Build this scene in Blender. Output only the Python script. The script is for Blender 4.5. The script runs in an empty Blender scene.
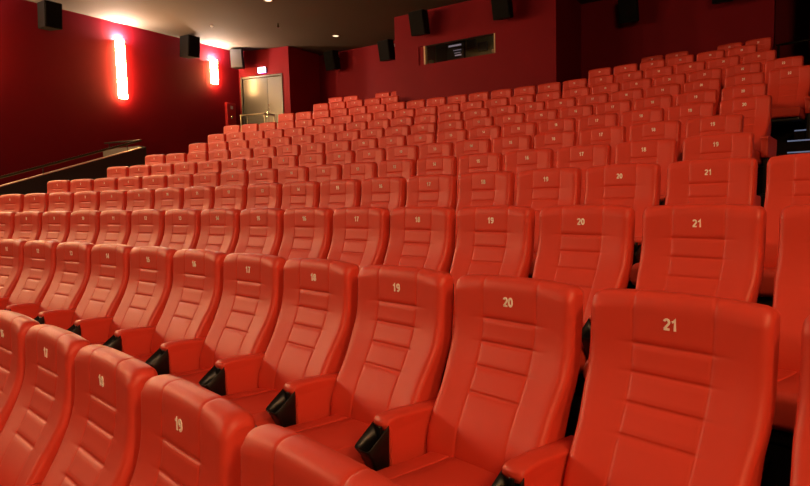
import bpy, bmesh, math, random
from mathutils import Vector, Matrix
random.seed(7)
D = bpy.data
SC = bpy.context.scene
COL = SC.collection

# ------------------------------------------------------------------ materials
def mat(name, base, rough=.5, metal=0., bump=None, spec=.5, noise=None, coat=0., emit=None, estr=0.):
    m = D.materials.new(name); m.use_nodes = True
    nt = m.node_tree; b = nt.nodes['Principled BSDF']
    b.inputs['Base Color'].default_value = (*base, 1)
    b.inputs['Roughness'].default_value = rough
    b.inputs['Metallic'].default_value = metal
    b.inputs['Specular IOR Level'].default_value = spec
    if coat: b.inputs['Coat Weight'].default_value = coat; b.inputs['Coat Roughness'].default_value = .35
    if emit: b.inputs['Emission Color'].default_value = (*emit, 1); b.inputs['Emission Strength'].default_value = estr
    tc = nt.nodes.new('ShaderNodeTexCoord')
    if noise:
        sc_, amt = noise
        n = nt.nodes.new('ShaderNodeTexNoise'); n.inputs['Scale'].default_value = sc_; n.inputs['Detail'].default_value = 4
        nt.links.new(tc.outputs['Object'], n.inputs['Vector'])
        mx = nt.nodes.new('ShaderNodeMix'); mx.data_type = 'RGBA'
        mx.inputs['A'].default_value = (*[c*(1-amt) for c in base], 1); mx.inputs['B'].default_value = (*[min(1, c*(1+amt)) for c in base], 1)
        nt.links.new(n.outputs['Fac'], mx.inputs['Factor']); nt.links.new(mx.outputs['Result'], b.inputs['Base Color'])
    if bump:
        sc_, st = bump
        n = nt.nodes.new('ShaderNodeTexNoise'); n.inputs['Scale'].default_value = sc_; n.inputs['Detail'].default_value = 3
        nt.links.new(tc.outputs['Object'], n.inputs['Vector'])
        bp = nt.nodes.new('ShaderNodeBump'); bp.inputs['Strength'].default_value = st; bp.inputs['Distance'].default_value = .002
        nt.links.new(n.outputs['Fac'], bp.inputs['Height']); nt.links.new(bp.outputs['Normal'], b.inputs['Normal'])
    return m

M = {}
M['vinyl'] = mat('red_vinyl', (.63, .054, .031), .43, bump=(420, .12), spec=.36, noise=(6, .06))
M['digits'] = mat('cream_print', (1., .95, .86), .6)
M['plastic'] = mat('black_plastic', (.005, .004, .004), .36, bump=(200, .1), spec=.35)
M['shell'] = mat('black_shell', (.01, .009, .008), .5)
M['steel'] = mat('dark_steel', (.02, .018, .016), .4, .6)
M['wall'] = mat('red_fabric_wall', (.19, .0042, .0098), .62, bump=(160, .25), spec=.12, noise=(1.4, .10))
M['wall_seams'] = M['wall']
M['ceiling'] = mat('brown_ceiling', (.108, .082, .060), .9, spec=.15, noise=(.8, .06), bump=(60, .15))
M['floor'] = mat('black_carpet', (.012, .009, .008), .95, bump=(240, .5), spec=.1, noise=(30, .3))
M['nosing'] = mat('blue_step_light', (.2, .3, .5), .4, emit=(.45, .58, 1.), estr=.16)
M['parapet'] = mat('charcoal_panel', (.022, .016, .012), .7, noise=(40, .2))
M['cap'] = mat('pale_metal_cap', (.62, .52, .42), .35, .6)
M['rail'] = mat('brass_rail', (.085, .058, .032), .28, .9)
M['bronze'] = mat('bronze_rail', (.34, .29, .20), .35, .6)
M['darkrail'] = mat('black_rail', (.02, .016, .012), .35, .5)
M['greypanel'] = mat('grey_panel', (.11, .10, .10), .6)
M['door'] = mat('grey_steel_door', (.042, .043, .036), .27, .1, noise=(3, .12), bump=(5, .1))
M['frame'] = mat('grey_door_frame', (.062, .060, .048), .35, .1)
M['chrome'] = mat('chrome', (.8, .78, .72), .2, 1.)
M['speaker'] = mat('speaker_black', (.004, .0035, .003), .8, bump=(120, .3), spec=.12)
M['speaker_side'] = mat('speaker_brown_black', (.006, .0045, .004), .7, spec=.12)
M['speaker_pale'] = mat('speaker_grey', (.040, .034, .030), .7, spec=.15)
M['lamp_metal'] = mat('lamp_metal', (.35, .2, .1), .4, .7)
M['diffuser'] = mat('lamp_diffuser', (.9, .8, .7), .5, emit=(1., .54, .20), estr=120)
M['uplight'] = mat('lamp_uplight', (.9, .9, .9), .5, emit=(1., .86, .78), estr=3000)
M['exit'] = mat('exit_sign_face', (.9, .9, .9), .4, emit=(.72, .68, 1.), estr=7)
M['exit_under'] = mat('exit_under_light', (.4, .3, .9), .4, emit=(.45, .25, 1.), estr=10)
M['cabinet'] = mat('cabinet_red', (.42, .006, .012), .5)
M['dimwhite'] = mat('matt_white', (.6, .55, .5), .6)
M['downlight'] = mat('downlight_glass', (.9, .85, .7), .3, emit=(1, .78, .5), estr=1.6)
M['fill'] = mat('fill_light_glass', (.9, .85, .7), .3, emit=(1., .60, .40), estr=8)
M['booth_dark'] = mat('booth_dark_wall', (.012, .008, .008), .8)
M['booth_olive'] = mat('booth_olive_wall', (.13, .12, .055), .8)
M['jamb'] = mat('pale_wood_jamb', (.55, .38, .20), .5)
M['screen_glow'] = mat('monitor_screen', (.3, .25, .3), .3, emit=(.75, .6, .7), estr=.22)
M['monitor_dark'] = mat('monitor_dark', (.02, .018, .02), .4)
M['black'] = mat('near_black', (.004, .003, .003), .6)

def glass():
    m = D.materials.new('clear_glass'); m.use_nodes = True; nt = m.node_tree
    for n in list(nt.nodes): nt.nodes.remove(n)
    o = nt.nodes.new('ShaderNodeOutputMaterial'); t = nt.nodes.new('ShaderNodeBsdfTransparent'); g = nt.nodes.new('ShaderNodeBsdfGlossy')
    g.inputs['Roughness'].default_value = .03; f = nt.nodes.new('ShaderNodeFresnel'); f.inputs['IOR'].default_value = 1.45
    x = nt.nodes.new('ShaderNodeMixShader'); nt.links.new(f.outputs[0], x.inputs[0]); nt.links.new(t.outputs[0], x.inputs[1]); nt.links.new(g.outputs[0], x.inputs[2])
    nt.links.new(x.outputs[0], o.inputs[0]); return m
M['glass'] = glass()

# wall fabric: wide panels with thin seams (object coordinates)
def add_panel_seams(m, width):
    nt = m.node_tree; b = nt.nodes['Principled BSDF']
    tc = nt.nodes.new('ShaderNodeTexCoord'); sp = nt.nodes.new('ShaderNodeSeparateXYZ'); nt.links.new(tc.outputs['Object'], sp.inputs[0])
    ad = nt.nodes.new('ShaderNodeMath'); ad.operation = 'ADD'; nt.links.new(sp.outputs[0], ad.inputs[0]); nt.links.new(sp.outputs[1], ad.inputs[1])
    md = nt.nodes.new('ShaderNodeMath'); md.operation = 'PINGPONG'; nt.links.new(ad.outputs[0], md.inputs[0]); md.inputs[1].default_value = width/2
    mr = nt.nodes.new('ShaderNodeMapRange'); nt.links.new(md.outputs[0], mr.inputs[0]); mr.inputs[1].default_value = 0; mr.inputs[2].default_value = .008; mr.inputs[3].default_value = 0; mr.inputs[4].default_value = 1
    old = [l for l in nt.links if l.to_node == b and l.to_socket.name == 'Normal'][0].from_node
    bp = nt.nodes.new('ShaderNodeBump'); bp.inputs['Distance'].default_value = .002; bp.inputs['Strength'].default_value = .3
    nt.links.new(mr.outputs[0], bp.inputs['Height']); nt.links.new(old.outputs['Normal'], bp.inputs['Normal']); nt.links.new(bp.outputs['Normal'], b.inputs['Normal'])
add_panel_seams(M['wall'], 1.2)

# ------------------------------------------------------------------ mesh helpers
def obj(name, bm, m, parent=None, smooth=False, recalc=True):
    if recalc: bmesh.ops.recalc_face_normals(bm, faces=bm.faces)
    me = D.meshes.new(name); bm.to_mesh(me); bm.free()
    if smooth:
        me.polygons.foreach_set('use_smooth', [True]*len(me.polygons))
        for p_ in me.polygons:
            if len(p_.vertices) > 9: p_.use_smooth = False
    me.materials.append(M[m] if isinstance(m, str) else m)
    o = D.objects.new(name, me); COL.objects.link(o)
    if parent: o.parent = parent
    return o
def empty(name, loc=(0, 0, 0), rz=0):
    o = D.objects.new(name, None); o.empty_display_size = .2; COL.objects.link(o); o.location = loc; o.rotation_euler = (0, 0, rz); return o
def tag(o, label=None, cat=None, group=None, kind=None):
    if label: o['label'] = label
    if cat: o['category'] = cat
    if group: o['group'] = group
    if kind: o['kind'] = kind
    return o
def box(bm, x0, x1, y0, y1, z0, z1, bev=0, seg=2, mtx=None):
    r = bmesh.ops.create_cube(bm, size=1)
    vs = r['verts']
    for v in vs:
        v.co = Vector((x0+(v.co.x+.5)*(x1-x0), y0+(v.co.y+.5)*(y1-y0), z0+(v.co.z+.5)*(z1-z0)))
    if bev:
        es = list({e for v in vs for e in v.link_edges})
        rr = bmesh.ops.bevel(bm, geom=es, offset=bev, segments=seg, affect='EDGES', profile=.5)
        vs = list({v for f in rr['faces'] for v in f.verts} | {v for v in vs if v.is_valid})
    if mtx is not None:
        for v in vs: v.co = mtx @ v.co
    return vs
def tube(bm, pts, r, n=10):
    pts = [Vector(p) for p in pts]; rings = []
    for i, p in enumerate(pts):
        a = pts[max(i-1, 0)]; b = pts[min(i+1, len(pts)-1)]
        t = (b-a).normalized(); up = Vector((0, 0, 1)) if abs(t.z) < .95 else Vector((1, 0, 0))
        u = t.cross(up).normalized(); w = t.cross(u)
        rings.append([bm.verts.new(p+r*(math.cos(2*math.pi*k/n)*u+math.sin(2*math.pi*k/n)*w)) for k in range(n)])
    for a, b in zip(rings, rings[1:]):
        for k in range(n): bm.faces.new((a[k], a[(k+1) % n], b[(k+1) % n], b[k]))
    bm.faces.new(rings[0]); bm.faces.new(rings[-1][::-1])
def cyl(bm, c, r0, r1, z0, z1, n=24):
    a = [bm.verts.new((c[0]+r0*math.cos(2*math.pi*k/n), c[1]+r0*math.sin(2*math.pi*k/n), z0)) for k in range(n)]
    b = [bm.verts.new((c[0]+r1*math.cos(2*math.pi*k/n), c[1]+r1*math.sin(2*math.pi*k/n), z1)) for k in range(n)]
    for k in range(n): bm.faces.new((a[k], a[(k+1) % n], b[(k+1) % n], b[k]))
    bm.faces.new(a[::-1]); bm.faces.new(b)

def smooth_step(a, b, x):
    t = max(0, min(1, (x-a)/(b-a))); return t*t*(3-2*t)
def interp(tab, x):
    if x <= tab[0][0]: return tab[0][1]
    for (a, u), (b, v) in zip(tab, tab[1:]):
        if x <= b:
            t = (x-a)/(b-a); return u+(v-u)*t
    return tab[-1][1]

# ------------------------------------------------------------------ the seat (local: x right, -y faces the screen, origin on its floor)
LIFT = .07      # the profile tables are measured from a plane this far above the floor
SEAMS_Z = [.852, .768, .685, .602]
FRONT = [(.33, -.176), (.38, -.184), (.42, -.182), (.47, -.170), (.52, -.147), (.57, -.117), (.62, -.086), (.67, -.057), (.72, -.033), (.77, -.016), (.82, -.006), (.88, -.001), (.92, 0.), (.95, .002)]
REAR = [(.36, -.075), (.45, -.04), (.55, .005), (.65, .043), (.75, .066), (.85, .076), (.95, .084)]
TOP = 1.004
def front_y(z):  # smoothed table
    return sum(interp(FRONT, z+d) for d in (-.03, -.015, 0, .015, .03))/5
def rear_y(z): return sum(interp(REAR, z+d) for d in (-.04, -.02, 0, .02, .04))/5
def seam_x(z): return .104+.008*smooth_step(.45, .95, z)
def half_w(z): return .2385+.0125*smooth_step(.58, .72, z)
def backrest_bm():
    bm = bmesh.new()
    zs = [.33, .36, .39, .43, .46, .49, .52, .55, .58]
    for s in sorted(SEAMS_Z): zs += [s-.022, s-.010, s-.0045, s, s+.0045, s+.010, s+.022]
    zs += [.64, .72, .728, .805, .90, .925, .945, .96]
    zs = sorted(set(round(z, 4) for z in zs))
    prof = [('f', front_y(z), z) for z in zs]
    # top dome from front to rear
    y0, z0 = prof[-1][1], prof[-1][2]; y1 = rear_y(.96); H = TOP-z0; cy = (y0+y1)/2; ry = (y1-y0)/2
    for k in range(1, 12):
        a = math.pi*k/12
        cx = math.copysign(abs(math.cos(a))**.72, math.cos(a))
        prof.append(('t', cy-ry*cx, z0+H*math.sin(a)**.72))
    for z in [.96, .9, .84, .78, .72, .66, .60, .54, .48, .42, .37, .33]: prof.append(('r', rear_y(z), z))
    n = len(prof)
    # inward normals of the closed profile in the yz plane
    nor = []
    for j in range(n):
        a = prof[(j-1) % n]; b = prof[(j+1) % n]
        t = Vector((b[1]-a[1], b[2]-a[2])).normalized(); nor.append(Vector((t.y, -t.x)))
    RAD = .028
    us = []   # (kind, value)
    for t in (1., .93, .82, .66, .45, .2, 0): us.append(('e', t))
    mids = [-.82, -.66, -.5, -.36, -.2, -.1]
    cols = []
    for t in (1., .95, .86, .72, .52, .27, 0): cols.append((-1, 'edge', t))
    for q in (.25, .5, .75): cols.append((-1, 'side', q))
    for d in (.020, .009, .0042): cols.append((-1, 'seam', d))
    cols.append((-1, 'seam', 0))
    for d in (-.0042, -.009, -.020): cols.append((-1, 'seam', d))
    for q in (.7, .35): cols.append((-1, 'mid', q))
    full = cols + [(0, 'c', 0)] + [(1, k, v) for (_, k, v) in cols[::-1]]
    grid = []
    for (s, k, v) in full:
        col = []
        for j, (kind, y, z) in enumerate(prof):
            w = half_w(z) if kind != 't' else half_w(.95); sx = seam_x(min(z, .95)); inset = 0
            if kind == 't': w -= 0
            if k == 'edge': x = w-RAD*(1-math.sqrt(max(0, 1-(1-v)**2))) if False else w-RAD+RAD*math.sin(v*math.pi/2); inset = RAD*(1-math.cos(v*math.pi/2))
            elif k == 'side': x = w-RAD-v*(w-RAD-sx-.022)
            elif k == 'seam': x = sx+v
            elif k == 'mid': x = (sx-.022)*v
            else: x = 0
            yy, zz = y, z
            nv = nor[j]
            if kind == 'f' or (kind == 't' and j < len(zs)+9):
                d = 0
                ax = x
                # side wings come forward, the middle is gently dished
                d -= (.013+.006*(1-smooth_step(.5, .8, z)))*(ax/.235)**2*(1 if kind == 'f' else max(0, 1-(j-len(zs)+1)/5))
                # puffed centre panels
                if ax < sx:
                    d -= .004*(1-(ax/sx)**2)
                g = .0034*math.exp(-((ax-sx)/.0034)**2)
                if kind == 'f':
                    for sz in SEAMS_Z:
                        if ax <= sx+.001: g = max(g, .0075*math.exp(-((z-sz)/.0045)**2))
                        elif ax < sx+.03: g = max(g, .004*math.exp(-((z-sz)/.0045)**2)*(1-(ax-sx)/.03))
                if kind == 'f': yy += d+g
                else: yy += (d*.5)*max(0, nv.x*1.0 if False else 1-abs((j-len(zs))/11)); yy += g*nv.x; zz += g*nv.y
            yy += inset*nv.x; zz += inset*nv.y
            if kind == 't' or z > .9: zz -= .012*abs(x/.24)**2.6*smooth_step(.9, 1., zz)
            col.append(bm.verts.new((s*x if s else 0, yy, zz)))
        grid.append(col)
    for a, b in zip(grid, grid[1:]):
        for j in range(n): bm.faces.new((a[j], a[(j+1) % n], b[(j+1) % n], b[j]))
    # end caps as strips between front and rear halves
    for col in (grid[0], grid[-1]):
        lo, hi = 0, n-1
        while hi-lo > 1:
            if hi-lo == 2: bm.faces.new((col[lo], col[lo+1], col[hi])); break
            if (prof[lo+1][2] < prof[hi-1][2]) or hi-lo <= 3: bm.faces.new((col[lo], col[lo+1], col[hi])); lo += 1
            else: bm.faces.new((col[lo], col[hi-1], col[hi])); hi -= 1
    return bm
def shell_bm():   # black moulded back cover
    bm = bmesh.new(); zs = [.31, .42, .5, .58, .66, .74, .82, .90, .945]
    xs = [-1, -.9, -.5, 0, .5, .9, 1]; A = []; B = []
    for z in zs:
        w = half_w(z)-.012
        A.append([bm.verts.new((w*x, rear_y(z)-.012, z)) for x in xs])
        B.append([bm.verts.new((w*x, rear_y(z)+(.012 if abs(x) < 1 else 0), z)) for x in xs])
    for G in (A, B):
        for a, b in zip(G, G[1:]):
            for i in range(len(xs)-1): bm.faces.new((a[i], a[i+1], b[i+1], b[i]))
    for i in range(len(xs)-1):
        bm.faces.new((A[0][i], A[0][i+1], B[0][i+1], B[0][i])); bm.faces.new((A[-1][i], A[-1][i+1], B[-1][i+1], B[-1][i]))
    for j in range(len(zs)-1):
        for e in (0, -1): bm.faces.new((A[j][e], A[j+1][e], B[j+1][e], B[j][e]))
    return bm
def rounded_pad(x0, x1, y0, y1, zf, nx, ny, th, rad, seam=None):
    """cushion: zf(x,y) top height; th thickness"""
    bm = bmesh.new()
    def samp(a, b, n):
        r = []
        for t in (0, .12, .3, .55, .8, 1): r.append(a+rad*(1-math.cos(t*math.pi/2)))
        for k in range(1, n): r.append(a+rad+(b-a-2*rad)*k/n)
        r += [b-(q-a) for q in r[:6]][::-1]
        return sorted(set(round(q, 5) for q in r))
    X = samp(x0, x1, nx)
    if seam:
        for s in seam: X += [s-.006, s-.003, s, s+.003, s+.006]
        X = sorted(set(X))
    Y = samp(y0, y1, ny); T = []; Bt = []
    for x in X:
        ct = []; cb = []
        for y in Y:
            dx = min(x-x0, x1-x, rad)/rad; dy = min(y-y0, y1-y, rad)/rad
            e = rad*(1-math.sqrt(max(0, 1-(1-dx)**2))) + rad*(1-math.sqrt(max(0, 1-(1-dy)**2)))
            e = min(e, th*.5)
            z = zf(x, y); g = 0
            if seam:
                for s in seam: g = max(g, .005*math.exp(-((x-s)/.003)**2))
            ct.append(bm.verts.new((x, y, z-e-g))); cb.append(bm.verts.new((x, y, z-th+min(e, th*.35))))
        T.append(ct); Bt.append(cb)
    nX, nY = len(X), len(Y)
    for G in (T, Bt):
        for i in range(nX-1):
            for j in range(nY-1): bm.faces.new((G[i][j], G[i+1][j], G[i+1][j+1], G[i][j+1]))
    for i in range(nX-1):
        for j in (0, nY-1): bm.faces.new((T[i][j], T[i+1][j], Bt[i+1][j], Bt[i][j]))
    for j in range(nY-1):
        for i in (0, nX-1): bm.faces.new((T[i][j], T[i][j+1], Bt[i][j+1], Bt[i][j]))
    return bm
def cushion_bm():
    return rounded_pad(-.232, .232, -.565, -.135, lambda x, y: .452+.020*smooth_step(-.2, -.5, y)+.008*(1-(x/.23)**2), 6, 6, .135, .035, seam=(-.125, .125))
def pan_bm():
    bm = bmesh.new(); box(bm, -.215, .215, -.53, -.12, .295, .335, .01); return bm
AX = .28
def arm_bm(sx):
    bm = bmesh.new(); cx = sx*AX; hw = .0375
    # side profile in yz (from rear bottom, forward, up, back)
    y_r, y_f = .005, -.352
    prof = [(y_r-.01, .395), (-.12, .385), (-.25, .385), (y_f+.018, .39), (y_f+.006, .40), (y_f+.004, .45), (y_f, .52), (y_f-.001, .558)]
    top = [(y_f-.010, .570), (y_f-.018, .582), (y_f-.016, .597), (y_f-.004, .606), (y_f+.025, .609), (-.25, .606), (-.16, .596), (-.07, .588), (y_r-.015, .583), (y_r-.002, .575), (y_r, .56), (y_r, .48)]
    P = prof+top; n = len(P)
    c = Vector((-.17, .51))
    us = [ (-1., .010), (-.97, .004), (-.88, .0), (0, -.002), (.88, 0), (.97, .004), (1., .010)]
    grid = []
    nor = []
    for j in range(n):
        a = P[(j-1) % n]; b = P[(j+1) % n]; t = Vector((b[0]-a[0], b[1]-a[1])).normalized(); m_ = Vector((-t.y, t.x))
        if m_.dot(c-Vector(P[j])) < 0: m_ = -m_
        nor.append(m_)
    for u, ins in us:
        col = []
        for j, (y, z) in enumerate(P):
            lip = .0035 if j >= len(prof) else 0
            x = cx+u*(hw-(.0 if lip else .0035)); 
            q = Vector((y, z))+nor[j]*ins
            col.append(bm.verts.new((x, q.x, q.y)))
        grid.append(col)
    for a, b in zip(grid, grid[1:]):
        for j in range(n): bm.faces.new((a[j], a[(j+1) % n], b[(j+1) % n], b[j]))
    for g in (grid[0], grid[-1]):
        bm.faces.new(g)
    return bm
def cup_bm(sx):
    bm = bmesh.new(); cx = sx*AX
    def loop(y0, y1, z_r, z_f, w, r):  # rounded D shape, rear at y0, front at y1
        pts = []
        for k in range(20):
            a = 2*math.pi*k/20
            c_, s_ = math.cos(a), math.sin(a)
            px = math.copysign(abs(c_)**r, c_)*w; t = .5+.5*math.copysign(abs(s_)**r, s_)
            y = y0+(y1-y0)*t
            pts.append((cx+px, y, z_r+(z_f-z_r)*t))
        return pts
    L = [loop(-.352, -.398, .400, .400, .030, .5), loop(-.352, -.416, .45, .44, .034, .4), loop(-.354, -.440, .52, .49, .038, .35),
         loop(-.354, -.460, .592, .520, .0405, .3), loop(-.356, -.4585, .594, .522, .0385, .3), loop(-.357, -.438, .52, .492, .036, .35), loop(-.357, -.412, .46, .45, .032, .4), loop(-.358, -.400, .42, .42, .028, .5)]
    R = [[bm.verts.new(p) for p in l] for l in L]
    for a, b in zip(R, R[1:]):
        for k in range(20): bm.faces.new((a[k], a[(k+1) % 20], b[(k+1) % 20], b[k]))
    bm.faces.new(R[0]); bm.faces.new(R[-1][::-1])
    # little spring tongue inside
    box(bm, cx-.008, cx+.008, -.374, -.364, .50, .578, .003)
    return bm
def leg_bm(sx):
    bm = bmesh.new(); cx = sx*AX
    box(bm, cx-.02, cx+.02, -.30, -.06, .02, .392, .006); box(bm, cx-.028, cx+.028, -.36, .0, 0, .02, .004)
    return bm
def bracket_bm():
    bm = bmesh.new(); box(bm, -.285, .285, -.16, -.10, .31, .345, .004)
    box(bm, -.268, -.246, -.03, .02, .36, .56, .005); box(bm, .246, .268, -.03, .02, .36, .56, .005)
    return bm

part_mesh = {}
def mk(name, bm, m, smooth=True, lift=0):
    if lift: bmesh.ops.translate(bm, verts=bm.verts, vec=(0, 0, lift))
    o = obj(name, bm, m, None, smooth); me = o.data; D.objects.remove(o); part_mesh[name] = me; return me
ME = {
 'backrest': mk('backrest', backrest_bm(), 'vinyl', True, LIFT), 'back_shell': mk('back_shell', shell_bm(), 'shell', True, LIFT),
 'seat_cushion': mk('seat_cushion', cushion_bm(), 'vinyl'), 'seat_pan': mk('seat_pan', pan_bm(), 'shell', False),
 'armL': mk('armrest', arm_bm(-1), 'vinyl'), 'armR': mk('armrest', arm_bm(1), 'vinyl'),
 'cupL': mk('cup_holder', cup_bm(-1), 'plastic'), 'cupR': mk('cup_holder', cup_bm(1), 'plastic'),
 'legL': mk('leg', leg_bm(-1), 'steel', False), 'legR': mk('leg', leg_bm(1), 'steel', False),
 'bracket': mk('bracket', bracket_bm(), 'steel', False)}
for k in ('backrest', 'seat_cushion', 'armL', 'armR', 'cupL', 'cupR'):
    pass
_num = {}
def arc(cx, cy, rx, ry, a0, a1, n=12):
    return [(cx+rx*math.cos(math.radians(a0+(a1-a0)*k/n)), cy+ry*math.sin(math.radians(a0+(a1-a0)*k/n))) for k in range(n+1)]
DIG = {  # centre lines in a cell .58 wide and 1 tall
 0: [arc(.29, .5, .20, .41, 90, 450, 24)], 1: [[(.08, .72), (.24, .78), (.33, .91), (.33, 0)]],
 2: [arc(.29, .68, .20, .23, 165, -35, 12)+[(.10, .10)], [(.06, .09), (.53, .09)]],
 3: [arc(.28, .70, .18, .21, 160, -70, 12), arc(.28, .28, .21, .22, 75, -160, 14)],
 4: [[(.42, 0), (.42, .92), (.07, .32), (.07, .25), (.56, .25)]],
 5: [[(.50, .91), (.16, .91), (.12, .50)]+arc(.28, .33, .21, .25, 130, -150, 14)],
 6: [arc(.31, .52, .22, .40, 50, 180, 10)+arc(.29, .31, .20, .23, 180, 540, 18)],
 7: [[(.06, .91), (.51, .91), (.34, .55), (.23, 0)]],
 8: [arc(.29, .71, .175, .20, 0, 360, 18), arc(.29, .28, .21, .215, 0, 360, 18)],
 9: [arc(.29, .69, .20, .23, 0, 360, 18)+arc(.27, .48, .22, .40, 0, -130, 10)]}
def number_mesh(n):
    if n not in _num:
        bm = bmesh.new(); H_ = .034; hw = .095; txt = str(n); wid = .64*len(txt)-.06
        for q, chh in enumerate(txt):
            ox = q*.64-wid/2
            for line in DIG[int(chh)]:
                pts = [Vector((ox+x, y-.5)) for x, y in line]
                L_ = []; closed = (pts[0]-pts[-1]).length < .01
                for j, p in enumerate(pts):
                    a_ = pts[j-1] if j else (pts[-2] if closed else p); b_ = pts[j+1] if j < len(pts)-1 else (pts[1] if closed else p)
                    d1 = (p-a_); d2 = (b_-p)
                    d1 = d1.normalized() if d1.length > 1e-6 else d2.normalized(); d2 = d2.normalized() if d2.length > 1e-6 else d1
                    t_ = (d1+d2).normalized(); nn = Vector((-t_.y, t_.x)); k_ = hw/max(.5, nn.dot(Vector((-d1.y, d1.x))))
                    L_.append([bm.verts.new(((p.x+s_*nn.x*k_)*H_, dy, (p.y+s_*nn.y*k_)*H_)) for (s_, dy) in ((1, -.0008), (-1, -.0008), (-1, .0012), (1, .0012))])
                for u_, v_ in zip(L_, L_[1:]):
                    for k_ in range(4): bm.faces.new((u_[k_], u_[(k_+1) % 4], v_[(k_+1) % 4], v_[k_]))
                bm.faces.new(L_[0]); bm.faces.new(L_[-1])
        bmesh.ops.translate(bm, verts=bm.verts, vec=(0, -.0056, .920+LIFT))
        bmesh.ops.recalc_face_normals(bm, faces=bm.faces)
        me = D.meshes.new('seat_number'); bm.to_mesh(me); bm.free(); me.materials.append(M['digits'])
        _num[n] = me
    return _num[n]
def child(name, me, parent):
    o = D.objects.new(name, me); COL.objects.link(o); o.parent = parent; return o
def make_seat(number, last=False):
    t = empty('cinema_seat')
    b = child('backrest', ME['backrest'], t); child('seat_number', number_mesh(number), b)
    child('back_shell', ME['back_shell'], t)
    c = child('seat_cushion', ME['seat_cushion'], t); child('seat_pan', ME['seat_pan'], c)
    a = child('armrest', ME['armL'], t); child('cup_holder', ME['cupL'], a)
    child('leg', ME['legL'], t); child('bracket', ME['bracket'], t)
    if last:
        child('armrest', ME['armR'], t); child('leg', ME['legR'], t)
    return t
bpy.context.view_layer.update()

# ------------------------------------------------------------------ rows (arcs about the origin)
R = [20.773, 21.841, 22.889, 24.012, 25.13, 26.31, 27.407, 28.554, 29.696, 30.848, 31.974, 33.137, 35.068]
ZF = [-.002, .189, .415, .663, .903, 1.176, 1.463, 1.772, 2.099, 2.448, 2.822, 3.207, 3.702]
ZF = [z-.07 for z in ZF]
PHI = [.2198, .2579, .2434, .2288, .216, .201, .2006, .1898, .1994, .1894, .1711, .155, .1524]
S = .56
ORD = 'first second third fourth fifth sixth seventh eighth ninth tenth eleventh twelfth thirteenth'.split()
CNT = ['outermost', 'second', 'third', 'fourth', 'fifth', 'sixth', 'seventh', 'eighth', 'ninth', 'tenth', 'eleventh', 'twelfth']
# row: (index list, number of index 0)
ROWS = [
 (list(range(-1, 5)), 19), (list(range(-1, 12)), 21), (list(range(-1, 15)), 21), (list(range(-1, 19)), 21),
 (list(range(0, 19)), 19), (list(range(0, 19)), 19), (list(range(0, 20)), 20), (list(range(0, 20)), 20),
 (list(range(0, 22)), 22), (list(range(0, 23)), 23), (list(range(0, 21)), 21),
 ([0, 1, 2, 3, 4, 5]+[15, 16, 17, 18, 19], 20), ([0, 1, 3, 4]+[17, 18, 20, 21], 22)]
def place_seat(k, i):
    idx, n0 = ROWS[k]
    a = PHI[k]-i*S/R[k]
    first = (i-1) not in idx
    t = make_seat(n0-i, last=first)
    t.location = (R[k]*math.sin(a), R[k]*math.cos(a), ZF[k]); t.rotation_euler = (0, 0, -a)
    num = n0-i; row = ORD[k]
    if k == 0:
        lab = {20: 'red padded cinema seat at the bottom edge, right of seat 19 in the front row'}.get(num, 'red padded cinema seat numbered %d in the nearest row, bottom left' % num)
        if num == 15: lab = 'red padded cinema seat cut by the left edge, beyond seat 16 in the nearest row'
    elif k in (1, 2, 3):
        if num == 22: lab = 'red padded cinema seat cut by the right edge, %s row, beside seat 21' % row
        elif i == idx[-1]: lab = 'red cinema seat numbered %d cut by the left edge, %s row from the front' % (num, row)
        else: lab = 'red padded cinema seat numbered %d in the %s row from the front' % (num, row)
    elif k < 11:
        n = len(idx); j = idx.index(i)
        if j == 0: lab = 'red cinema seat at the right-hand end of the %s row from the front' % row
        elif j == n-1: lab = 'red cinema seat at the left-hand end of the %s row from the front' % row
        elif j < (n+1)//2: lab = 'red cinema seat, %s from the right end of the %s row' % (CNT[j], row)
        else: lab = 'red cinema seat, %s from the left end of the %s row' % (CNT[n-1-j], row)
    elif k == 11:
        if i <= 5: lab = 'dim red seat, %s from the right, twelfth row right of the projection booth' % CNT[i]
        else: lab = 'red seat, %s from the left, twelfth row left of the projection booth' % CNT[19-i]
    else:
        lab = {0: 'dim red seat at the far right end of the topmost row by the railing', 1: 'dim red seat, second from the right in the topmost row',
               3: 'dim red seat right of a gap, in the topmost row near the booth, larger one', 4: 'dim red seat closest to the booth on its right, topmost row',
               17: 'small red seat touching the left side of the booth, topmost row', 18: 'small red seat second left of the booth, topmost row',
               20: 'small red seat left of the gap in the topmost row, under the left speaker', 21: 'small red seat at the far left end of the topmost row'}[i]
        if i == 3: lab = 'dim red seat in the topmost row, third from its right end after a gap'
    tag(t, lab, 'seat', 'red cinema seats in curved rows')
    return t
for k in range(13):
    for i in ROWS[k][0]: place_seat(k, i)

# ------------------------------------------------------------------ floor: curved terraces
WX = 9.56; CEIL = 6.39
bm = bmesh.new()
def ring(bm, r0, r1, z, xl, xr, z_next=None, n=56):
    """terrace between radii; riser at r1 up to z_next"""
    rows_ = []
    for r in (r0, r1):
        a0 = math.asin(max(-1, xl/r)); a1 = math.asin(min(1, xr/r))
        rows_.append([bm.verts.new((r*math.sin(a0+(a1-a0)*k/n), r*math.cos(a0+(a1-a0)*k/n), z)) for k in range(n+1)])
    for k in range(n): bm.faces.new((rows_[0][k], rows_[0][k+1], rows_[1][k+1], rows_[1][k]))
    if z_next is not None:
        a0 = math.asin(max(-1, xl/r1)); a1 = math.asin(min(1, xr/r1))
        up = [bm.verts.new((r1*math.sin(a0+(a1-a0)*k/n), r1*math.cos(a0+(a1-a0)*k/n), z_next)) for k in range(n+1)]
        for k in range(n): bm.faces.new((rows_[1][k], rows_[1][k+1], up[k+1], up[k]))
BACK = .20
ring(bm, 11., R[0]-.87, -.19, -WX, WX, ZF[0])
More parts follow.
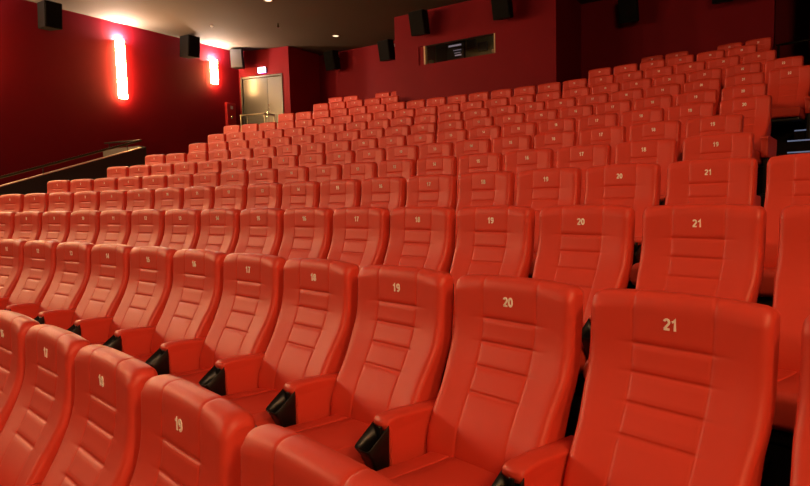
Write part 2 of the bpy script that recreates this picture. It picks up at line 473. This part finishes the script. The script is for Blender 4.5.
for k in range(13):
    r0 = R[0]-.87 if k == 0 else R[k-1]+BACK
    r1 = R[k]+BACK if k < 12 else 38.
    xl = -WX if k < 11 else -7.7
    zn = ZF[k+1] if k < 12 else None
    if k == 10:
        ring(bm, r0, r1, ZF[k], xl, -7.7, None, 8); ring(bm, r1, 35.2, ZF[k], xl, -7.7, None, 8); xl = -7.7
    ring(bm, r0, r1, ZF[k], xl, WX, zn)
fl = obj('floor', bm, 'floor', recalc=False); tag(fl, kind='structure')
# half steps in the two side aisles with lit nosings
def sector(bm, r0, r1, x0, x1, z0, z1, n=8):
    V = []
    for z in (z0, z1):
        for r in (r0, r1):
            a0 = math.asin(x0/r); a1 = math.asin(x1/r)
            V.append([bm.verts.new((r*math.sin(a0+(a1-a0)*k/n), r*math.cos(a0+(a1-a0)*k/n), z)) for k in range(n+1)])
    b0, b1, t0, t1 = V
    for k in range(n):
        for A, B in ((b0, b1), (t0, t1), (b0, t0), (b1, t1)): bm.faces.new((A[k], A[k+1], B[k+1], B[k]))
    for k in (0, n): bm.faces.new((b0[k], b1[k], t1[k], t0[k]))
tn = 0
for side in (1, -1):
    for k in range(3, 11):
        ends = {3: 6.42, 4: 6.42, 5: 5.86, 6: 5.86, 7: 5.90, 8: 5.98, 9: 6.50, 10: 6.45, 11: 6.3}
        rr_ = R[k]+BACK; zm = (ZF[k]+ZF[k+1])/2
        xa = ends.get(k, 6.4)-.03; xb = 7.8
        if side == -1: xa, xb = -(6.45 if k < 7 else 7.9), -(ends.get(k, 6.4)-.35 if k < 7 else 6.85)
        x0_, x1_ = (xa, xb)
        if k >= 7 and side == -1: continue
        if x1_-x0_ < .3: continue
        b = bmesh.new(); sector(b, rr_-.46, rr_-.003, x0_, x1_, ZF[k]+.001, zm)
        o = obj('aisle_step', b, 'floor'); tag(o, kind='structure')
        for (r_, z_, h) in ((rr_-.46, zm, .5), (rr_, ZF[k+1], 1)):
            tn += 1; b = bmesh.new(); sector(b, r_-.004, r_+.020, x0_, x1_, z_+.001, z_+.016)
            o = obj('trim_%d' % tn, b, 'nosing'); tag(o, kind='structure')

# ------------------------------------------------------------------ walls and ceiling
def wall(name, boxes, m='wall'):
    b = bmesh.new()
    for q in boxes:
        if len(q) == 6: box(b, *q)
        else: box(b, *q[:6], mtx=q[6])
    o = obj(name, b, m); tag(o, kind='structure'); return o
ZB = -.6
wall('wall_left', [(-WX-.2, -WX, 8, 38, ZB, CEIL)])
wall('wall_right', [(WX, WX+.2, 8, 38, ZB, CEIL)])
wall('wall_front', [(-WX-.2, WX+.2, 7.8, 8, ZB, CEIL)], 'black')
wall('ceiling', [(-WX-.2, WX+.2, 7.8, 38.2, CEIL, CEIL+.2)], 'ceiling')
wall('floor_front', [(-WX, WX, 8, 19.3, -.6, -.20)], 'floor').name = 'floor_front'
# angled wall with the door
P0 = Vector((-WX, 33.36, 0)); P1 = Vector((-7.70, 33.80, 0)); dv = (P1-P0); DL = dv.length; ang = math.atan2(dv.y, dv.x)
MD = Matrix.Translation(P0) @ Matrix.Rotation(ang, 4, 'Z')    # local x along wall, y into wall
LAND = 3.137; DT = 5.50
wall('wall_door_side', [(-.05, DL, 0, .2, DT+.06, CEIL, MD), (-.3, .07, 0, .2, LAND-.5, DT+.06, MD), (1.66, DL, 0, .2, LAND-.5, DT+.06, MD)])
wall('wall_return', [(-7.90, -7.70, 33.80, 35.3, LAND-.5, CEIL)])
wall('wall_back_left', [(-7.9, -3.2, 35.42, 35.6, 3.0, CEIL)])
wall('wall_back_right', [(1.1, 5.60, 35.42, 35.6, 3.0, CEIL), (5.4, 5.60, 35.5, 37.6, 3.0, CEIL)])
wall('wall_niche', [(5.4, 6.5, 37.4, 37.6, 3.0, CEIL)])
wall('wall_niche_right', [(6.30, 6.50, 35.42, 37.5, 3.0, CEIL), (6.3, WX, 35.3, 35.42, 3.0, CEIL)])
# projection booth: front wall with a window opening
BY = 33.33; BX0, BX1 = -3.28, 1.26; WX0, WX1, WZ0, WZ1 = -2.53, -.29, 4.985, 5.475
wall('wall_booth', [(BX0, BX1, BY, BY+.18, 3.3, WZ0), (BX0, BX1, BY, BY+.18, WZ1, CEIL), (BX0, WX0, BY, BY+.18, WZ0, WZ1), (WX1, BX1, BY, BY+.18, WZ0, WZ1),
                    (BX1-.18, BX1, BY+.18, 35.45, 3.3, CEIL), (BX0, BX0+.18, BY+.18, 35.45, 3.3, CEIL), (BX0, BX1, BY+.18, 35.45, 3.3, 3.45)])
wall('wall_booth_inside', [(BX0+.18, -.98, 35.3, 35.4, 3.45, CEIL)], 'booth_dark')
wall('floor_booth', [(BX0+.18, BX1-.18, BY+.2, 35.3, 4.2, 4.25)], 'booth_dark')
wall('wall_booth_olive', [(-1.79, BX1-.18, 34.7, 34.8, 4.25, CEIL)], 'booth_olive')
# window frame + pane
b = bmesh.new(); box(b, WX0, WX1, BY+.05, BY+.09, WZ0, WZ0+.012); box(b, WX0, WX1, BY+.05, BY+.09, WZ1-.012, WZ1)
w = obj('window_1', b, 'booth_dark'); tag(w, kind='structure')
b = bmesh.new(); box(b, WX0+.17, WX0+.215, BY-.005, BY+.10, WZ0+.005, WZ1-.005); obj('window_jamb', b, 'jamb', w)
b = bmesh.new(); box(b, WX1-.035, WX1, BY-.005, BY+.10, WZ0+.005, WZ1-.005); obj('window_jamb', b, 'jamb', w)
b = bmesh.new(); box(b, WX0, WX0+.165, BY+.03, BY+.06, WZ0+.005, WZ1-.005); obj('red_shutter', b, 'wall', w)
b = bmesh.new(); box(b, WX0+.215, WX1-.035, BY+.065, BY+.071, WZ0+.012, WZ1-.012); obj('pane', b, 'glass', w)
# things in the booth
t = empty('projection_monitor', (-2.03, 34.5, 5.10)); tag(t, 'dark monitor with a bright line on screen inside the projection booth window', 'monitor')
b = bmesh.new(); box(b, -.25, .25, 0, .05, .12, .64, .01); box(b, -.04, .04, .01, .04, -.2, .14); box(b, -.14, .14, -.08, .1, -.22, -.2); obj('housing', b, 'monitor_dark', t)
b = bmesh.new(); box(b, -.20, .20, -.006, 0, .54, .585); box(b, -.05, .20, -.006, 0, .42, .435); box(b, -.02, .18, -.006, 0, .345, .36); box(b, .0, .2, -.006, 0, .27, .30); obj('screen', b, 'screen_glow', t)
b = bmesh.new(); box(b, -3.0, -1.85, 34.2, 34.9, 4.25, 4.86, .01)
tag(obj('equipment_table', b, 'booth_dark'), 'dark table under the monitor inside the projection booth', 'table')
t = empty('small_lamp', (-2.43, 33.85, 5.04)); tag(t, 'small dim pale box standing at the left of the booth window', 'box')
b = bmesh.new(); box(b, -.06, .06, -.05, .05, 0, .16, .01); obj('body', b, 'booth_olive', t)
b = bmesh.new(); box(b, -.03, .03, -.03, .03, -.79, 0, .005); obj('stand', b, 'booth_dark', t)
for (x0, x1, z0, z1, lb) in ((-1.72, -1.44, 5.56, 5.78, 'left one of two dark boxes mounted on the olive wall in the booth'), (-1.38, -1.10, 5.43, 5.66, 'larger right one of two dark boxes on the olive wall in the booth')):
    t = empty('wall_box', ((x0+x1)/2, 34.7, z0)); tag(t, lb, 'box')
    b = bmesh.new(); box(b, -(x1-x0)/2, (x1-x0)/2, -.10, 0, 0, z1-z0, .008); obj('body', b, 'monitor_dark', t)
    b = bmesh.new(); box(b, -(x1-x0)/2+.03, (x1-x0)/2-.03, -.108, -.10, .03, z1-z0-.03, .003); obj('cover', b, 'black', t)
t = empty('tripod', (-.60, 33.9, 4.25)); tag(t, 'small pale tripod head at the right side of the booth window', 'tripod')
b = bmesh.new(); tube(b, [(0, 0, .92), (-.10, 0, .0)], .012); tube(b, [(0, 0, .92), (.10, 0, .0)], .012); tube(b, [(0, 0, .92), (0, .12, .0)], .012); obj('legs', b, 'jamb', t)
b = bmesh.new(); box(b, -.03, .03, -.03, .03, .90, .98, .005); obj('head', b, 'jamb', t)

# added fill light, out of view, brightens the booth interior
t = empty('booth_fill_light', (.2, 34.2, CEIL)); tag(t, 'added fill light inside the projection booth, hidden above its window', 'ceiling light')
b = bmesh.new(); box(b, -.3, .3, -.06, .06, -.05, 0, .01); obj('body', b, 'dimwhite', t)
b = bmesh.new(); box(b, -.28, .28, -.05, .05, -.062, -.051); obj('glow_panel', b, mat('booth_fill_glow', (.8, .8, .7), .5, emit=(1, .85, .55), estr=32.), t)
# landing by the door
b = bmesh.new(); box(b, -WX, -7.62, 32.45, 33.85, 2.4, LAND); o = obj('floor_landing', b, 'floor'); tag(o, kind='structure')
# door
dr = empty('door_1'); dr.matrix_world = MD; tag(dr, kind='structure')
b = bmesh.new(); box(b, .07, .13, -.03, .12, LAND, DT+.05, .004); box(b, 1.60, 1.66, -.03, .12, LAND, DT+.05, .004); box(b, .07, 1.66, -.03, .12, DT-.01, DT+.05, .004); obj('door_frame', b, 'frame', dr)
b = bmesh.new(); box(b, .135, 1.075, .02, .07, LAND+.01, DT-.015, .004); l1 = obj('door_leaf', b, 'door', dr)
b = bmesh.new(); box(b, 1.08, 1.595, .02, .07, LAND+.01, DT-.015, .004); l2 = obj('door_leaf', b, 'frame', dr)
b = bmesh.new(); tube(b, [(1.02, .02, 4.30), (1.02, -.05, 4.30), (.88, -.05, 4.30)], .014); box(b, 1.00, 1.045, .005, .022, 4.20, 4.38, .004); obj('door_handle', b, 'chrome', l1)
b = bmesh.new(); tube(b, [(1.15, .02, 4.40), (1.15, -.06, 4.44), (1.15, -.06, 4.58), (1.15, .02, 4.62)], .016); obj('door_handle', b, 'chrome', l2)
# exit sign
t = empty('exit_sign'); t.matrix_world = MD @ Matrix.Translation((.93, -.02, 5.64)); tag(t, 'glowing white exit sign box above the grey steel door', 'sign')
b = bmesh.new(); box(b, -.15, .15, -.02, .02, -.01, .165, .006); obj('housing', b, 'speaker_side', t)
b = bmesh.new(); box(b, -.14, .14, -.05, -.021, 0, .155, .004); obj('face', b, 'exit', t)
b = bmesh.new(); box(b, -.14, .14, -.045, -.005, -.016, -.011); obj('under_light', b, 'exit_under', t)
# landing rail
t = empty('landing_railing', (-8.3, 32.8, LAND)); tag(t, 'thin bronze metal railing on the landing in front of the grey door', 'railing')
b = bmesh.new(); z = 1.013
tube(b, [(-.42, -.23, z-.0), (.42, .0, z+.01), (.44, .42, z)], .022); obj('handrail', b, 'bronze', t)
for (x, y) in ((-.40, -.22), (-.18, -.16), (.42, .0), (.44, .40)):
    b = bmesh.new(); tube(b, [(x, y, 0), (x, y, z-.01)], .018 if (x, y) != (-.18, -.16) else .008); obj('post', b, 'bronze', t)
# red cabinet on the left wall
t = empty('wall_cabinet', (-WX, 32.89, 3.6)); tag(t, 'tall narrow red cabinet with two pale marks on the left wall by the door', 'cabinet')
b = bmesh.new(); box(b, 0, .10, -.19, .19, 0, 1.06, .008); obj('body', b, 'cabinet', t)
b = bmesh.new(); box(b, .10, .108, -.165, .165, .03, 1.03, .004); d_ = obj('door', b, 'cabinet', t)
b = bmesh.new(); bx_ = box(b, .108, .112, -.04, .05, .86, .96, .002); obj('sticker', b, 'dimwhite', d_)
b = bmesh.new(); box(b, .108, .125, -.04, .03, .55, .64, .006); obj('latch', b, 'chrome', d_)

# ------------------------------------------------------------------ parapet and handrail left of the seats
PX = -6.65
slope = (2.763-1.868)/(27.692-24.684)
ya, yb = 20.6, 27.80
def pz(y): return 2.763+(y-27.692)*slope
b = bmesh.new()
def slab(b, x0, x1, ya, yb, f0, f1):
    v = [b.verts.new((x, y, f(y))) for x in (x0, x1) for (y, f) in ((ya, f0), (yb, f0), (yb, f1), (ya, f1))]
    for f in ((0, 1, 2, 3), (4, 5, 6, 7), (0, 1, 5, 4), (1, 2, 6, 5), (2, 3, 7, 6), (3, 0, 4, 7)): b.faces.new([v[i] for i in f])
slab(b, PX-.10, PX, ya, yb, lambda y: min(0, pz(y)-1.3) if y < 21 else .5, lambda y: pz(y)-.02)
pp = obj('wall_parapet', b, 'parapet'); tag(pp, kind='structure')
b = bmesh.new(); slab(b, PX-.11, PX+.012, ya, yb-.12, lambda y: pz(y)-.02, pz); obj('cap', b, 'cap', pp)
b = bmesh.new(); box(b, -8.25, PX-.1, 27.70, 27.80, 1.2, 2.80); o = obj('wall_parapet_cross', b, 'greypanel'); tag(o, kind='structure')
t = empty('handrail', (PX, 27.7, 2.92)); tag(t, 'long sloping handrail above the dark parapet left of the seats', 'handrail')
b = bmesh.new(); tube(b, [(-.02, 0, 0), (-.02, ya+.1-27.7, (ya+.1-27.7)*slope)], .025); obj('rail', b, 'rail', t)
b = bmesh.new(); tube(b, [(-1.5, .0, .03), (-.75, .0, .02), (-.02, 0, 0)], .02); obj('rail_return', b, 'darkrail', t)
for yy in (-.35, -2.2, -4.0, -5.8):
    b = bmesh.new(); tube(b, [(-.04, yy, yy*slope), (-.04, yy, yy*slope-.17)], .010); obj('bracket', b, 'darkrail', t)
b = bmesh.new(); tube(b, [(-1.4, .05, .03), (-1.4, .05, -.13)], .012); obj('bracket', b, 'darkrail', t)
# back right railing
t = empty('back_railing', (5.7, 35.15, 3.702)); tag(t, 'dark railing beside the topmost seats at the back right corner', 'railing')
b = bmesh.new(); tube(b, [(-.05, 0, .90), (.70, 0, .93)], .025); tube(b, [(-.05, 0, .45), (.7, 0, .48)], .015); obj('handrail', b, 'darkrail', t)
for x in (0, .66):
    b = bmesh.new(); tube(b, [(x, 0, 0), (x, 0, .9)], .028); obj('post', b, 'darkrail', t)

# ------------------------------------------------------------------ wall lamps
def sconce(x, y, side, h, label):
    t = empty('wall_lamp', (x, y, 5.88-h), 0 if side > 0 else math.pi); tag(t, label, 'lamp', 'tall glowing wall lamps')
    b = bmesh.new(); box(b, 0, .035, -.10, .10, -.02, h+.02, .006); obj('back_plate', b, 'lamp_metal', t)
    b = bmesh.new()
    n = 14; segs = max(1, round(h/.53)); zs = []
    for k in range(segs):
        z0 = h*k/segs; z1 = h*(k+1)/segs
        zs += [(z0, .90), (z0+.02, 1), (z1-.02, 1), (z1, .90)]
    rings = []
    for z, f in zs:
        rings.append([b.verts.new((.035+.10*f*math.sin(math.pi*k/n), -.13*f*math.cos(math.pi*k/n), z)) for k in range(n+1)])
    for p_, q_ in zip(rings, rings[1:]):
        for k in range(n): b.faces.new((p_[k], p_[k+1], q_[k+1], q_[k]))
    b.faces.new(rings[0]); b.faces.new(rings[-1])
    obj('shade', b, 'diffuser', t, recalc=True)
    b = bmesh.new()
    for yy in (-.13, -.03, .10): box(b, .02, .11, yy-.03, yy+.03, h+.006, h+.03, .006)
    box(b, 0, .13, -.15, .15, h, h+.012, .004); obj('top_bracket', b, 'lamp_metal', t)
    b = bmesh.new(); box(b, .03, .11, -.085, .075, h+.034, h+.05, .004); obj('uplight', b, 'uplight', t)
    return t
sconce(-WX, 29.13, 1, 1.53, 'tall bright wall lamp on the left wall between two speakers')
sconce(-WX, 32.30, 1, .68, 'shorter bright wall lamp on the left wall nearest the door')
sconce(-WX, 25.2, 1, 1.53, 'tall wall lamp on the left wall just outside the left edge')
for i, yy in enumerate((22.3, 18.9, 15.5, 12.1)): sconce(-WX, yy, 1, 1.62, 'wall lamp on the left wall in front of the picture, lamp position %s' % ORD[i])
for i, yy in enumerate((18.7, 15.3, 11.9)): sconce(WX, yy, -1, 1.62, 'wall lamp on the right wall outside the picture, %s from the back' % ORD[i])

# ------------------------------------------------------------------ loudspeakers
def speaker(loc, rz, tilt, label, w=.46, d=.34, h=.60, pale=False, mount='wall'):
    t = empty('loudspeaker', loc, rz); tag(t, label, 'loudspeaker', 'black loudspeakers high on the walls')
    mt = Matrix.Rotation(tilt, 4, 'X')
    b = bmesh.new()
    prof = [(-w/2, -d/2), (w/2, -d/2), (w/2*.72, d/2), (-w/2*.72, d/2)]
    vs = [b.verts.new(mt @ Vector((x, y, z))) for z in (-h/2, h/2) for (x, y) in prof]
    b.faces.new(vs[3::-1]); b.faces.new(vs[4:])
    for k in range(4): b.faces.new((vs[k], vs[(k+1) % 4], vs[4+(k+1) % 4], vs[4+k]))
    bmesh.ops.bevel(b, geom=list(b.edges), offset=.010, segments=2, affect='EDGES')
    obj('cabinet', b, 'speaker_side', t)
    b = bmesh.new(); box(b, -w/2+.02, w/2-.02, -d/2-.014, -d/2-.001, -h/2+.02, h/2-.02, .006, mtx=mt); obj('grille', b, 'speaker_pale' if pale else 'speaker', t)
    b = bmesh.new(); box(b, -w*.30, w*.30, -.02, .02, h/2+.002, h/2+.014, mtx=mt)
    tube(b, [mt @ Vector((0, d/2-.02, .1)), Vector((0, d/2+.16, .12))], .02)
    obj('mounting_bracket', b, 'speaker_side', t)
    return t
rt = math.radians
# on the left wall: fronts look across the room (+x); local -y is the front
speaker((-WX+.42, 27.10, 6.02), rt(90-4), rt(6), 'black loudspeaker at the top left corner, high on the left wall', w=.40, d=.52)
speaker((-WX+.42, 31.10, 6.06), rt(90-4), rt(6), 'black loudspeaker on the left wall between the two glowing lamps', w=.40, d=.52)
speaker((-WX+.38, 33.02, 6.06), rt(30), rt(6), 'loudspeaker with pale front in the corner above the grey door', w=.40, pale=True)
speaker((-6.85, 35.0, 6.02), rt(-8), rt(10), 'black loudspeaker on the back wall between door and booth, left one')
speaker((-4.66, 35.0, 6.02), rt(-8), rt(10), 'black loudspeaker on the back wall tight against the booth corner')
speaker((-2.25, BY-.34, 5.98), rt(-4), rt(12), 'black loudspeaker on the booth wall left of the booth window top')
speaker((.08, BY-.34, 5.98), rt(-4), rt(12), 'black loudspeaker on the booth wall right of the booth window, cut by the top')
speaker((2.57, 35.0, 5.92), rt(-4), rt(12), 'black loudspeaker on the dark back wall right of the booth')
speaker((4.62, 35.0, 6.0), rt(-4), rt(12), 'black loudspeaker at the top edge on the dark back wall, far right')

# ------------------------------------------------------------------ ceiling fittings
def downlight(x, y, label, glow='downlight', r=.09, group='small recessed ceiling lights'):
    t = empty('ceiling_light', (x, y, CEIL)); tag(t, label, 'ceiling light', group)
    b = bmesh.new(); n = 24
    ri = []
    for (rad, z) in ((r*1.25, -.001), (r*1.25, -.012), (r, -.014), (r*.9, -.002)):
        ri.append([b.verts.new((rad*math.cos(2*math.pi*k/n), rad*math.sin(2*math.pi*k/n), z)) for k in range(n)])
    for p_, q_ in zip(ri, ri[1:]):
        for k in range(n): b.faces.new((p_[k], p_[(k+1) % n], q_[(k+1) % n], q_[k]))
    obj('rim', b, 'cap', t)
    b = bmesh.new(); cyl(b, (0, 0), r*.9, r*.9, -.006, -.003); obj('lens', b, glow, t)
    return t
downlight(-5.73, 33.8, 'small round recessed ceiling light left of the booth, softly lit')
downlight(-4.98, 30.25, 'small round recessed ceiling light at the top edge of the picture')
t = empty('ceiling_sprinkler', (-6.19, 31.82, CEIL)); tag(t, 'small hanging brass sprinkler head on the dark ceiling', 'sprinkler')
b = bmesh.new(); cyl(b, (0, 0), .02, .02, -.09, .01, 12); obj('stem', b, 'rail', t)
b = bmesh.new(); cyl(b, (0, 0), .045, .03, -.115, -.09, 16); obj('deflector', b, 'rail', t)
t = empty('ceiling_sensor', (-7.81, 30.87, CEIL)); tag(t, 'tiny white sensor dot on the tan ceiling near the short wall lamp', 'sensor')
b = bmesh.new(); cyl(b, (0, 0), .03, .045, -.03, 0, 14); obj('body', b, 'dimwhite', t)
b = bmesh.new(); cyl(b, (0, 0), .012, .02, -.042, -.03, 12); obj('tip', b, 'dimwhite', t)
t = empty('wall_sensor', (-4.62, 35.40, 6.25)); tag(t, 'tiny pale sensor beside the top left corner of the booth', 'sensor')
b = bmesh.new(); box(b, -.04, .04, -.05, 0, -.04, .04, .01); obj('body', b, 'dimwhite', t)
# house lights over the front stalls, added to brighten the seats, out of view
n_ = 0
for yy in (13.5, 17.0, 20.5, 24.0):
    for xx in (-6., -2., 2., 6.):
        n_ += 1
        t = downlight(xx, yy, 'unseen added round house light in the ceiling above the front stalls', 'fill', .13, 'house lights added above the front stalls')
        L = D.lights.new('fill_spot', 'SPOT'); L.energy = 14; L.spot_size = math.radians(125); L.spot_blend = .8; L.color = (1, .70, .50); L.shadow_soft_size = .12
        o = D.objects.new('spot', L); COL.objects.link(o); o.location = (0, 0, -.03); o.parent = t

# ------------------------------------------------------------------ world, camera, view
w = D.worlds.new('world'); SC.world = w; w.use_nodes = True
w.node_tree.nodes['Background'].inputs[0].default_value = (0, 0, 0, 1)
cam = D.cameras.new('camera'); co = D.objects.new('camera', cam); COL.objects.link(co)
cam.sensor_width = 36; cam.lens = 36*589.318/810; cam.clip_start = .05
co.matrix_world = Matrix.Translation((5.824, 19.346, 1.49)) @ Matrix.Rotation(.569, 4, 'Z') @ Matrix.Rotation(math.radians(90-4.6125), 4, 'X') @ Matrix.Rotation(math.radians(-1.499), 4, 'Z')
SC.camera = co
vs = SC.view_settings; vs.view_transform = 'Standard'; vs.look = 'None'; vs.gamma = 1; vs.use_curve_mapping = False; vs.exposure = .24
SC.cycles.use_light_tree = True
SC.cycles.max_bounces = 6; SC.cycles.diffuse_bounces = 3; SC.cycles.caustics_reflective = False; SC.cycles.caustics_refractive = False
SC.cycles.sample_clamp_indirect = 4
